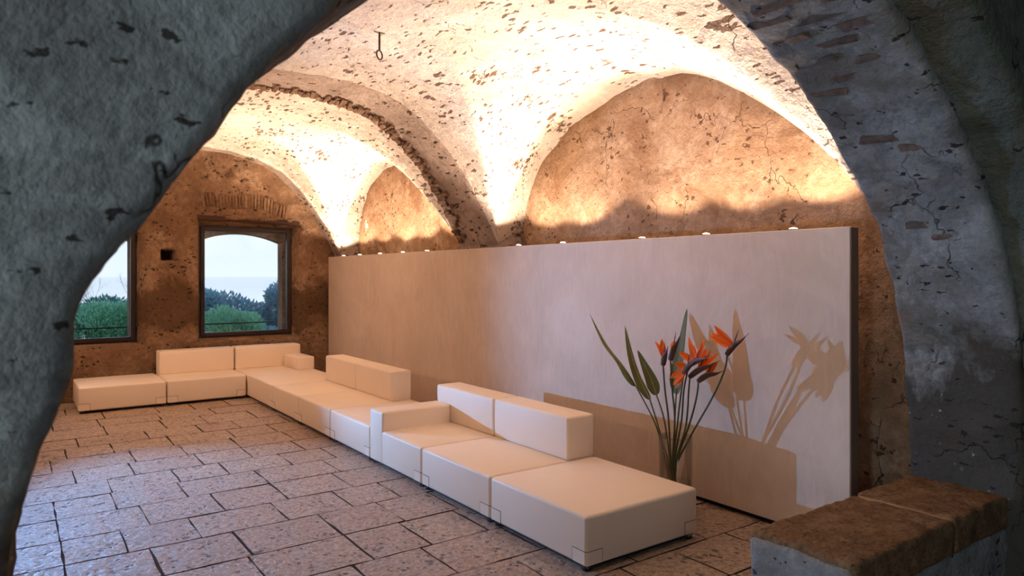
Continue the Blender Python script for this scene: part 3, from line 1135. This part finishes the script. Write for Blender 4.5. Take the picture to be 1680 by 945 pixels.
# unseen fill lights added on the left wall to raise the warm ambient
for k, y in enumerate((3.9, 5.6, 8.8, 10.2, 11.5)):
    r = empty('wall_fill_light', (XL, y, 2.20))
    tag(r, 'added half-round fill light on the unseen left wall behind the dark arch, %s from the arch' % ('first', 'second', 'third', 'fourth', 'fifth')[k], 'uplight', 'added fill lights behind the dark arch')
    lathe('shade', [(0.0, -0.06), (0.05, -0.05), (0.10, 0.0), (0.094, 0.0), (0.05, -0.044), (0.0, -0.05)], 'black_metal', r, 20, (0.12, 0, 0.05))
    box('bracket', 0.0, 0.09, -0.02, 0.02, 0.0, 0.03, 'black_metal', r)
    spot('uplight_beam', r, (0.12, 0, 0.06), (0.25, 0.0, 1.0), WALL_FILL_W[k], 120, 0.4)
    spot('fill_glow', r, (0.25, 0, 0.04), (1.0, 0.0, -0.12), GLOW_W[k], 165, 0.6, WARM, 0.10)

# cool floodlight on a stand at the far left (its light throws the crisp flower and sofa shadows)
fx = empty('floodlight', (-0.44, 10.96, 0))
tag(fx, 'black floodlight on a stand in the far recess behind the dark arch', 'lamp')
lathe('foot', [(0.0, 0.0), (0.14, 0.0), (0.14, 0.015), (0.015, 0.02)], 'black_metal', fx, 24)
tube('pole', [(0, 0, 0.015), (0, 0, 1.22)], 0.012, 'black_metal', fx)
aim = Vector((4.1, 1.22, 1.7)) - Vector((-0.44, 10.96, 1.3))
aim.normalize()
q_ = aim.to_track_quat('-Z', 'Y')
hd = lathe('head', [(0.02, 0.10), (0.045, 0.10), (0.055, 0.02), (0.06, 0.0), (0.052, 0.0), (0.045, 0.03), (0.0, 0.03)], 'black_metal', fx, 20, (0, 0, 1.3))
hd.rotation_mode = 'QUATERNION'
hd.rotation_quaternion = q_
d = bpy.data.lights.new('flood_beam', 'SPOT')
d.energy = FLOOD_W
d.color = COOL
d.spot_size = math.radians(62)
d.spot_blend = 0.7
d.shadow_soft_size = 0.02
lo = bpy.data.objects.new('flood_beam', d)
COL.objects.link(lo)
lo.parent = fx
lo.location = Vector((0, 0, 1.3)) + aim * 0.02
lo.rotation_mode = 'QUATERNION'
lo.rotation_quaternion = q_

# ------------------------------------------------------------------ sofa modules
ZB, ZS = 0.035, 0.362


def corner_path(x0, x1, y0, y1, sx_, sy_, ln, off, r=0.024, n=5):
    cx, cy = (x0 if sx_ < 0 else x1), (y0 if sy_ < 0 else y1)
    pts = [(cx - sx_ * ln, cy + sy_ * off)]
    ccx, ccy = cx - sx_ * r, cy - sy_ * r
    for i in range(n + 1):
        a = (PI / 2) * i / n
        pts.append((ccx + sx_ * (r + off) * math.sin(a), ccy + sy_ * (r + off) * math.cos(a)))
    pts.append((cx + sx_ * off, cy - sy_ * ln))
    return pts


def strip(name, path, z0, z1, mat, parent, thick=0.004, sgn=1):
    V, Fc = [], []
    n = len(path)
    for x, y in path:
        V += [(x, y, z0), (x, y, z1)]
    for i in range(n - 1):
        Fc.append((2 * i, 2 * i + 2, 2 * i + 3, 2 * i + 1))
    o = mk(name, V, Fc, mat, parent, False)
    so = o.modifiers.new('thickness', 'SOLIDIFY')
    so.thickness = thick
    so.offset = 0
    return o


def cushion(bm, x0, x1, y0, y1, z0, z1, r=0.024, crown=0.004):
    bm_box(bm, x0, x1, y0, y1, z0, z1, r, 4)


def module(name, x0, x1, y0, y1, label, cat, back=None, arm=None, extra=None, group='cream leather sofa modules'):
    cx, cy = (x0 + x1) / 2, (y0 + y1) / 2
    g = 0.004
    r = empty(name, (cx, cy, 0))
    tag(r, label, cat, group)
    a0, a1, b0, b1 = x0 - cx + g, x1 - cx - g, y0 - cy + g, y1 - cy - g
    box('seat', a0, a1, b0, b1, ZB, ZS, 'leather', r, 0.024, 4)
    box('plinth', a0 + 0.05, a1 - 0.05, b0 + 0.05, b1 - 0.05, 0.004, ZB + 0.01, 'plinth', r)
    for sx_ in (-1, 1):
        for sy_ in (-1, 1):
            pc = strip('corner_patch', corner_path(a0, a1, b0, b1, sx_, sy_, 0.135, 0.0012), ZB + 0.012, ZB + 0.098, 'leather', r, 0.002)
            strip('seam', corner_path(a0, a1, b0, b1, sx_, sy_, 0.139, 0.0004), ZB + 0.012, ZB + 0.102, 'seam', pc, 0.0015)
            fx_, fy_ = (a0 if sx_ < 0 else a1) - sx_ * 0.05, (b0 if sy_ < 0 else b1) - sy_ * 0.05
            lathe('foot', [(0.0, 0.0), (0.032, 0.0), (0.036, 0.006), (0.03, ZB + 0.004), (0.0, ZB + 0.004)], 'clear', r, 14, (fx_, fy_, 0))
    for nm, bx_ in (('backrest', back), ('armrest', arm)):
        if bx_:
            X0, X1, Y0, Y1, Z0, Z1 = bx_
            box(nm, X0 - cx, X1 - cx, Y0 - cy, Y1 - cy, Z0, Z1, 'leather', r, 0.022, 4)
    return r


X0, D, Y0, L = 2.97, 1.08, 3.35, 1.107
X1 = X0 + D
Y = [Y0 + L * i for i in range(7)]
module('ottoman', X0, X1, Y[0], Y[1], 'cream leather ottoman in front of the vase, nearest end of the long sofa row', 'ottoman')
module('sofa_seat', X0, X1, Y[1], Y[2], 'cream leather seat with a backrest next to the ottoman in front of the vase', 'sofa', back=(3.75, X1 - 0.003, Y[1] + 0.006, Y[2] - 0.01, ZS - 0.004, 0.722))
module('sofa_seat', X0, X1, Y[2], Y[3], 'cream leather seat with backrest and a wide low armrest', 'sofa', back=(3.75, X1 - 0.003, Y[2] + 0.006, Y[3] - 0.006, ZS - 0.004, 0.722),
       arm=(X0 + 0.001, 3.752, Y[3] - 0.305, Y[3] - 0.003, ZB + 0.002, 0.548))
module('ottoman', X0, X1, Y[3], Y[4], 'cream leather ottoman between two backrests, behind the wide armrest', 'ottoman')
module('sofa_seat', X0, X1, Y[4], Y[5], 'cream leather seat with backrest, nearer one of the pair midway along the partition', 'sofa', back=(3.765, X1 - 0.003, Y[4] + 0.05, Y[5] + 0.03, ZS - 0.004, 0.722))
module('sofa_seat', X0, X1, Y[5], Y[6], 'cream leather seat with backrest, farther one of the pair midway along the partition', 'sofa', back=(3.765, X1 - 0.003, Y[5] + 0.042, Y[6] + 0.03, ZS - 0.004, 0.722))
module('corner_chaise', X0, X1 + 0.02, Y[6], 12.31, 'long cream leather corner chaise under the square window with a small armrest block', 'sofa', back=(2.985, 4.065, 12.01, 12.31, ZS - 0.004, 0.722),
       arm=(3.775, 4.068, 11.33, 12.012, ZS - 0.004, 0.565))
module('sofa_seat', 1.84, 2.955, 11.23, 12.31, 'cream leather seat with a backrest along the window wall', 'sofa', back=(1.85, 2.965, 12.01, 12.31, ZS - 0.004, 0.722))
module('ottoman', 0.73, 1.83, 11.23, 12.31, 'cream leather ottoman at the left end under the dark-framed window', 'ottoman')

# ------------------------------------------------------------------ vase and birds of paradise
VX, VY = 4.375, 3.85
vs = empty('glass_vase', (VX, VY, 0))
tag(vs, 'tall clear cylindrical glass vase between sofa and partition', 'vase')
lathe('glass', [(0.0, 0.002), (0.118, 0.002), (0.128, 0.02), (0.135, 0.60), (0.131, 0.603), (0.125, 0.59), (0.119, 0.03), (0.0, 0.026)], 'vase', vs, 40)
lathe('water', [(0.0, 0.03), (0.117, 0.032), (0.121, 0.24), (0.0, 0.24)], 'water', vs, 32)


def blade_mesh(path, width, nrm, fold=0.35, droop=0.0):
    """leaf blade along path (list of Vector), width profile, surface normal hint"""
    pts = smooth_path(path, 6)
    n = len(pts)
    V, Fc = [], []
    for i, p in enumerate(pts):
        t = i / (n - 1)
        tg = (pts[min(i + 1, n - 1)] - pts[max(i - 1, 0)]).normalized()
        side = tg.cross(nrm).normalized()
        up = side.cross(tg).normalized()
        wv = width * min(1.0, (t + 0.01) / 0.22) ** 0.5 * max(0.0, 1 - t ** 1.5) ** 0.8
        for s in (-1, -0.5, 0, 0.5, 1):
            wav = 0.04 * width * math.sin(9 * t + s * 2)
            V.append(p + side * (wv * s) + up * (abs(s) * wv * fold + wav * abs(s)))
    for i in range(n - 1):
        for k in range(4):
            Fc.append((i * 5 + k, i * 5 + k + 1, (i + 1) * 5 + k + 1, (i + 1) * 5 + k))
    return V, Fc, pts


def leaf(stem_pts, blade_pts, width, nrm, label, fold=0.35):
    base = Vector(stem_pts[0])
    r = empty('strelitzia_leaf', base)
    tag(r, label, 'leaf', 'leaves in the glass vase')
    sp = smooth_path([Vector(p) - base for p in stem_pts], 5)
    tube('stalk', sp, [0.0085 - 0.003 * i / len(sp) for i in range(len(sp))], 'stem', r, 8)
    V, Fc, pts = blade_mesh([Vector(p) - base for p in blade_pts], width, Vector(nrm), fold)
    bl = mk('blade', V, Fc, 'leaf', r, True)
    tube('midrib', [p + Vector(nrm) * -0.001 for p in pts], [0.005 * (1 - 0.8 * i / len(pts)) for i in range(len(pts))], 'leaf_rib', bl, 6)


B0 = (4.37, 3.86)
leaf([(4.40, 3.90, 0.06), (4.37, 3.96, 0.40), (4.33, 4.029, 0.675), (4.30, 4.223, 0.966)],
     [(4.30, 4.223, 0.966), (4.26, 4.335, 1.128), (4.23, 4.507, 1.299), (4.20, 4.688, 1.553)], 0.085, (-0.42, 0.90, 0.1),
     'long narrow green leaf leaning farthest left out of the vase', 0.3)
leaf([(4.38, 3.87, 0.05), (4.37, 3.92, 0.36), (4.36, 4.023, 0.648), (4.35, 4.109, 0.864)],
     [(4.35, 4.109, 0.864), (4.33, 4.216, 1.031), (4.31, 4.29, 1.233), (4.30, 4.353, 1.475)], 0.072, (-0.18, 0.97, 0.1),
     'folded green leaf second from the left in the vase', 0.2)
leaf([(4.36, 3.84, 0.05), (4.37, 3.90, 0.36), (4.37, 3.966, 0.707), (4.35, 4.034, 0.91)],
     [(4.35, 4.034, 0.91), (4.335, 4.075, 1.03), (4.315, 4.135, 1.15), (4.30, 4.201, 1.27)], 0.060, (-0.9, -0.35, 0.2),
     'short broad green leaf with visible veins, left of the flowers', 0.15)
leaf([(4.35, 3.86, 0.05), (4.39, 3.88, 0.36), (4.40, 3.881, 0.717), (4.42, 3.88, 0.979)],
     [(4.42, 3.88, 0.93), (4.44, 3.884, 1.112), (4.47, 3.859, 1.362), (4.50, 3.84, 1.626)], 0.085, (-0.95, 0.15, 0.1),
     'tall upright green leaf rising behind the orange flowers', 0.2)


def blade_simple(a, b_, width, nrm, bulge=0.0, n=8):
    a, b_ = Vector(a), Vector(b_)
    ax = b_ - a
    nrm = Vector(nrm)
    side = ax.cross(nrm).normalized()
    up = side.cross(ax).normalized()
    V, Fc = [], []
    for i in range(n + 1):
        t = i / n
        wv = width * math.sin(PI * (0.08 + 0.92 * t)) ** 0.7 * (1 - 0.35 * t)
        c = a + ax * t + up * (bulge * math.sin(PI * t) * ax.length)
        V += [c - side * wv, c - up * wv * 0.6, c + side * wv]
    for i in range(n):
        for k in range(2):
            Fc.append((i * 3 + k, i * 3 + k + 1, (i + 1) * 3 + k + 1, (i + 1) * 3 + k))
    return V, Fc


def flower(stem_pts, beak_tip, petals, label, sr=0.0085, beak_w=0.030):
    base = Vector(stem_pts[0])
    r = empty('bird_of_paradise_flower', base)
    tag(r, label, 'flower', 'orange flowers in the glass vase')
    sp = smooth_path([Vector(p) - base for p in stem_pts], 5)
    tube('stem', sp, [sr * (1 - 0.25 * i / len(sp)) for i in range(len(sp))], 'stem', r, 8)
    nk = Vector(stem_pts[-1]) - base
    tip = Vector(beak_tip) - base
    ax = tip - nk
    pts, rad = [], []
    st = (sp[-1] - sp[-3]).normalized()
    for i in range(11):
        t = i / 10
        p = nk + ax * t + st * (0.018 * math.sin(PI * min(1, t * 1.6)) if t < 0.62 else 0)
        pts.append(p)
        rad.append(max(0.0015, beak_w * (0.42 + 0.58 * math.sin(PI * min(1, 0.12 + t * 1.05)) ** 0.9) * (1 - t) ** 0.75))
    bk = tube('bract', pts, rad, 'bract', r, 10)
    tube('bract_edge', [p + Vector((0, 0, rad[i] * 0.85)) for i, p in enumerate(pts)], [max(0.001, q2 * 0.28) for q2 in rad], 'bract_red', bk, 6)
    root = nk + ax * 0.28 + Vector((0, 0, 0.012))
    for i, pp in enumerate(petals):
        pv = Vector(pp) - base
        V, Fc = blade_simple(root + Vector((random.uniform(-1, 1), random.uniform(-1, 1), 0)) * 0.012, pv, 0.033 * random.uniform(0.85, 1.1), (-0.9, random.uniform(-0.5, 0.5), 0.3), random.uniform(-0.06, 0.06))
        mk('petal', V, Fc, 'petal', r, True)
    tg = root + (tip - root) * 0.45 + Vector((-0.01, 0, 0.09))
    V, Fc = blade_simple(root, tg, 0.007, (-1, 0, 0.1), 0.02)
    mk('tongue', V, Fc, 'tongue', r, True)


flower([(4.37, 3.84, 0.06), (4.35, 3.875, 0.36), (4.28, 3.839, 0.739), (4.20, 3.805, 0.995), (4.13, 3.761, 1.207)], (4.09, 3.675, 1.36),
       [(4.12, 3.84, 1.385), (4.12, 3.765, 1.41), (4.11, 3.745, 1.36)], 'orange bird of paradise bloom standing alone at the left of the flowers')
flower([(4.36, 3.90, 0.06), (4.39, 3.86, 0.351), (4.42, 3.722, 0.635), (4.43, 3.521, 0.964), (4.435, 3.415, 1.185), (4.43, 3.39, 1.30)], (4.42, 3.190, 1.475),
       [(4.42, 3.542, 1.455), (4.42, 3.505, 1.515), (4.42, 3.47, 1.50), (4.40, 3.53, 1.43)], 'orange bird of paradise bloom on the long stem leaning right')
flower([(4.40, 3.84, 0.06), (4.38, 3.87, 0.35), (4.33, 3.75, 0.748), (4.28, 3.683, 1.004), (4.22, 3.583, 1.21)], (4.15, 3.309, 1.315),
       [(4.20, 3.566, 1.435), (4.22, 3.438, 1.432), (4.20, 3.668, 1.31), (4.18, 3.50, 1.38)], 'orange bird of paradise bloom at the centre of the cluster, petals upright')
flower([(4.39, 3.88, 0.06), (4.38, 3.864, 0.351), (4.34, 3.716, 0.704), (4.30, 3.651, 1.006), (4.27, 3.614, 1.118)], (4.25, 3.315, 1.275),
       [(4.30, 3.361, 1.325), (4.27, 3.45, 1.362), (4.26, 3.40, 1.345)], 'bird of paradise bloom with petals over its dark beak, right of cluster centre')
flower([(4.41, 3.86, 0.06), (4.38, 3.851, 0.354), (4.36, 3.684, 0.755), (4.33, 3.598, 0.963), (4.32, 3.572, 1.085)], (4.30, 3.305, 1.20),
       [(4.29, 3.36, 1.265), (4.30, 3.40, 1.25)], 'lowest bird of paradise bloom with its long beak pointing right')
flower([(4.35, 3.88, 0.06), (4.37, 3.883, 0.347), (4.33, 3.82, 0.736), (4.28, 3.801, 0.988), (4.22, 3.766, 1.238)], (4.20, 3.638, 1.464),
       [(4.20, 3.70, 1.40)], 'nearly closed bird of paradise bloom with an upright grey beak')
flower([(4.38, 3.83, 0.06), (4.38, 3.877, 0.348), (4.30, 3.762, 0.749), (4.24, 3.673, 1.009), (4.20, 3.614, 1.152)], (4.17, 3.47, 1.27),
       [(4.17, 3.735, 1.10), (4.17, 3.70, 1.05), (4.17, 3.68, 1.225), (4.16, 3.66, 1.03)], 'bird of paradise bloom with petals hanging down at the lower left')

# ------------------------------------------------------------------ iron hook in the vault
hz = vault_z(2.54, 5.5)
hk = empty('iron_hook', (2.54, 5.5, hz))
tag(hk, 'rusty iron rod with a ring hanging from the vault', 'hook')
tube('rod', [(0, 0, 0.03), (0, 0, -0.17)], 0.009, 'iron', hk)
tube('plate', [(-0.05, 0, -0.004), (0.05, 0.01, -0.006)], 0.012, 'iron', hk)
tube('ring', [(0.035 * math.cos(a), 0.02 * math.cos(a), -0.205 + 0.038 * math.sin(a)) for a in np.linspace(0, 2 * PI, 25)], 0.007, 'iron', hk)

# ------------------------------------------------------------------ outside
gv, gf = [], []
nx_, ny_ = 30, 40
for j in range(ny_ + 1):
    y = 13.3 + (j / ny_) ** 1.6 * 60
    for i in range(nx_ + 1):
        x = -14 + i * 1.6
        gv.append((x, y, -0.3 - (y - 13.3) * 0.16 + 0.15 * fbm(x, y, 0, 0.4, 3)))
for j in range(ny_):
    for i in range(nx_):
        a = j * (nx_ + 1) + i
        gf.append((a, a + 1, a + nx_ + 2, a + nx_ + 1))
tag(mk('ground', gv, gf, 'earth', None, True), 'sloping green bank outside the windows', kind='structure')
sea = mk('sea', [(-6000, 60, -12), (6000, 60, -12), (6000, 7500, -12), (-6000, 7500, -12)], [(0, 1, 2, 3)], 'sea')
tag(sea, 'pale calm sea on the horizon', kind='structure')


def bush(x, y, z, rx, rz, n, mat, label, size=0.09, seed=0, up=0.5):
    rnd = random.Random(seed)
    r = empty('shrub', (x, y, z - rz * 0.9))
    tag(r, label, 'shrub', 'shrubs outside the windows')
    V, Fc = [], []
    lobes = [(rnd.uniform(-0.6, 0.6) * rx, rnd.uniform(-0.4, 0.4) * rx, rnd.uniform(-0.2, 0.55) * rz, rnd.uniform(0.35, 0.6)) for _ in range(9)]
    for k in range(int(n * 1.9)):
        lx, ly, lz, lr = rnd.choice(lobes)
        th, cz = rnd.uniform(0, 2 * PI), rnd.uniform(-0.6, 1)
        sr = math.sqrt(max(0, 1 - cz * cz)) 
        rad = lr * rnd.uniform(0.75, 1.12)
        c = Vector((lx + math.cos(th) * sr * rad * rx, ly + math.sin(th) * sr * rad * rx, rz * 0.9 + lz + cz * rad * rz * 0.8))
        dirv = Vector((math.cos(th) * sr + rnd.uniform(-0.6, 0.6), math.sin(th) * sr + rnd.uniform(-0.6, 0.6), cz * 0.6 + up + rnd.uniform(-0.4, 0.6))).normalized()
        sd = dirv.cross(Vector((rnd.uniform(-1, 1), rnd.uniform(-1, 1), rnd.uniform(-1, 1)))).normalized()
        s = size * 0.72 * rnd.uniform(0.6, 1.4)
        i0 = len(V)
        V += [c, c + dirv * s * 0.5 + sd * s * 0.2, c + dirv * s, c + dirv * s * 0.5 - sd * s * 0.2]
        Fc.append((i0, i0 + 1, i0 + 2, i0 + 3))
    mk('foliage', V, Fc, mat, r, False)
    for k in range(3):
        tube('stem', [(0.1 * k - 0.1, 0, -0.6), (0.15 * (k - 1) * rx, 0.1, rz * 0.5), (0.4 * (k - 1) * rx, 0.1, rz * 1.1)], [0.05, 0.035, 0.015], 'bark', r, 6)


bush(4.9, 21.0, 0.58, 1.15, 1.05, 5200, 'olive_leaf', 'tall blue-grey olive shrub at the left of the square window', 0.16, 1)
bush(6.0, 22.0, 0.13, 1.1, 0.95, 4200, 'olive_leaf', 'low blue-grey olive shrub in the middle of the square window', 0.16, 2)
bush(6.9, 20.5, 0.73, 1.3, 1.05, 5200, 'olive_leaf', 'rounded blue-grey olive shrub at the right of the square window', 0.16, 3)
bush(4.35, 17.6, 0.43, 0.62, 0.75, 3000, 'green_leaf', 'bright green shrub low in the square window', 0.13, 4)
bush(3.3, 18.8, 0.48, 0.8, 0.7, 2600, 'mid_leaf', 'mid green shrub at the lower left corner of the square window', 0.13, 5)
bush(5.6, 18.0, 0.03, 1.0, 0.7, 2600, 'olive_leaf', 'low grey shrub at the foot of the square window view', 0.14, 6)
bush(2.0, 19.0, 0.63, 1.0, 0.95, 4200, 'green_leaf', 'leafy green shrub outside the half-hidden window', 0.14, 7)
bush(0.9, 19.5, 0.68, 1.0, 0.95, 3600, 'mid_leaf', 'darker green shrub beside it at the dark arch edge', 0.14, 8)
bush(2.8, 23.0, 0.48, 1.2, 1.0, 3000, 'mid_leaf', 'far green shrub between the two window views', 0.16, 9)

# bare tree seen in the left window
tr_ = empty('bare_tree', (2.0, 22.5, -2.7))
tag(tr_, 'leafless tree with fine twigs outside the half-hidden window', 'tree')
rnd = random.Random(4)
tw_v, tw_f = [], []


def branch(p, d, ln, rad, depth, v, f):
    pts = [p]
    for i in range(4):
        d = (d + Vector((rnd.uniform(-1, 1), rnd.uniform(-1, 1), rnd.uniform(-0.5, 0.7))) * 0.18).normalized()
        pts.append(pts[-1] + d * ln / 4)
    a, b_ = tube_data(pts, [rad * (1 - 0.12 * i) for i in range(5)], 5)
    o = len(v)
    v.extend(a)
    f.extend([tuple(o + i for i in q) for q in b_])
    if depth > 0:
        for k in range(3 if depth > 1 else 4):
            q = pts[rnd.randint(2, 4)]
            branch(q, (d + Vector((rnd.uniform(-1, 1), rnd.uniform(-0.6, 0.6), rnd.uniform(-0.3, 0.8))) * 0.9).normalized(), ln * 0.66, rad * 0.55, depth - 1, v, f)


tv, tf = [], []
branch(Vector((0, 0, 0)), Vector((0.05, 0, 1)), 1.9, 0.05, 0, tv, tf)
mk('trunk', tv, tf, 'bark', tr_, True)
top = sum((Vector(x) for x in tv[-5:]), Vector()) / 5
branch(top, Vector((0.2, 0, 1)), 1.4, 0.026, 5, tw_v, tw_f)
branch(top, Vector((-0.5, 0, 0.8)), 1.2, 0.024, 5, tw_v, tw_f)
branch(top, Vector((0.6, 0, 0.7)), 1.1, 0.022, 5, tw_v, tw_f)
mk('twigs', tw_v, tw_f, 'bark', tr_, True)

# thin railing outside
rl = empty('railing', (2.2, 13.55, 0.0))
tag(rl, 'thin dark iron railing outside the windows', 'railing')
tube('rail', [(-3.0, 0, 1.02), (3.2, 0, 1.02)], 0.012, 'black_metal', rl)
for x in (-2.9, -0.05, 2.9):
    tube('post', [(x, 0, -0.4), (x, 0, 1.02)], 0.012, 'black_metal', rl)
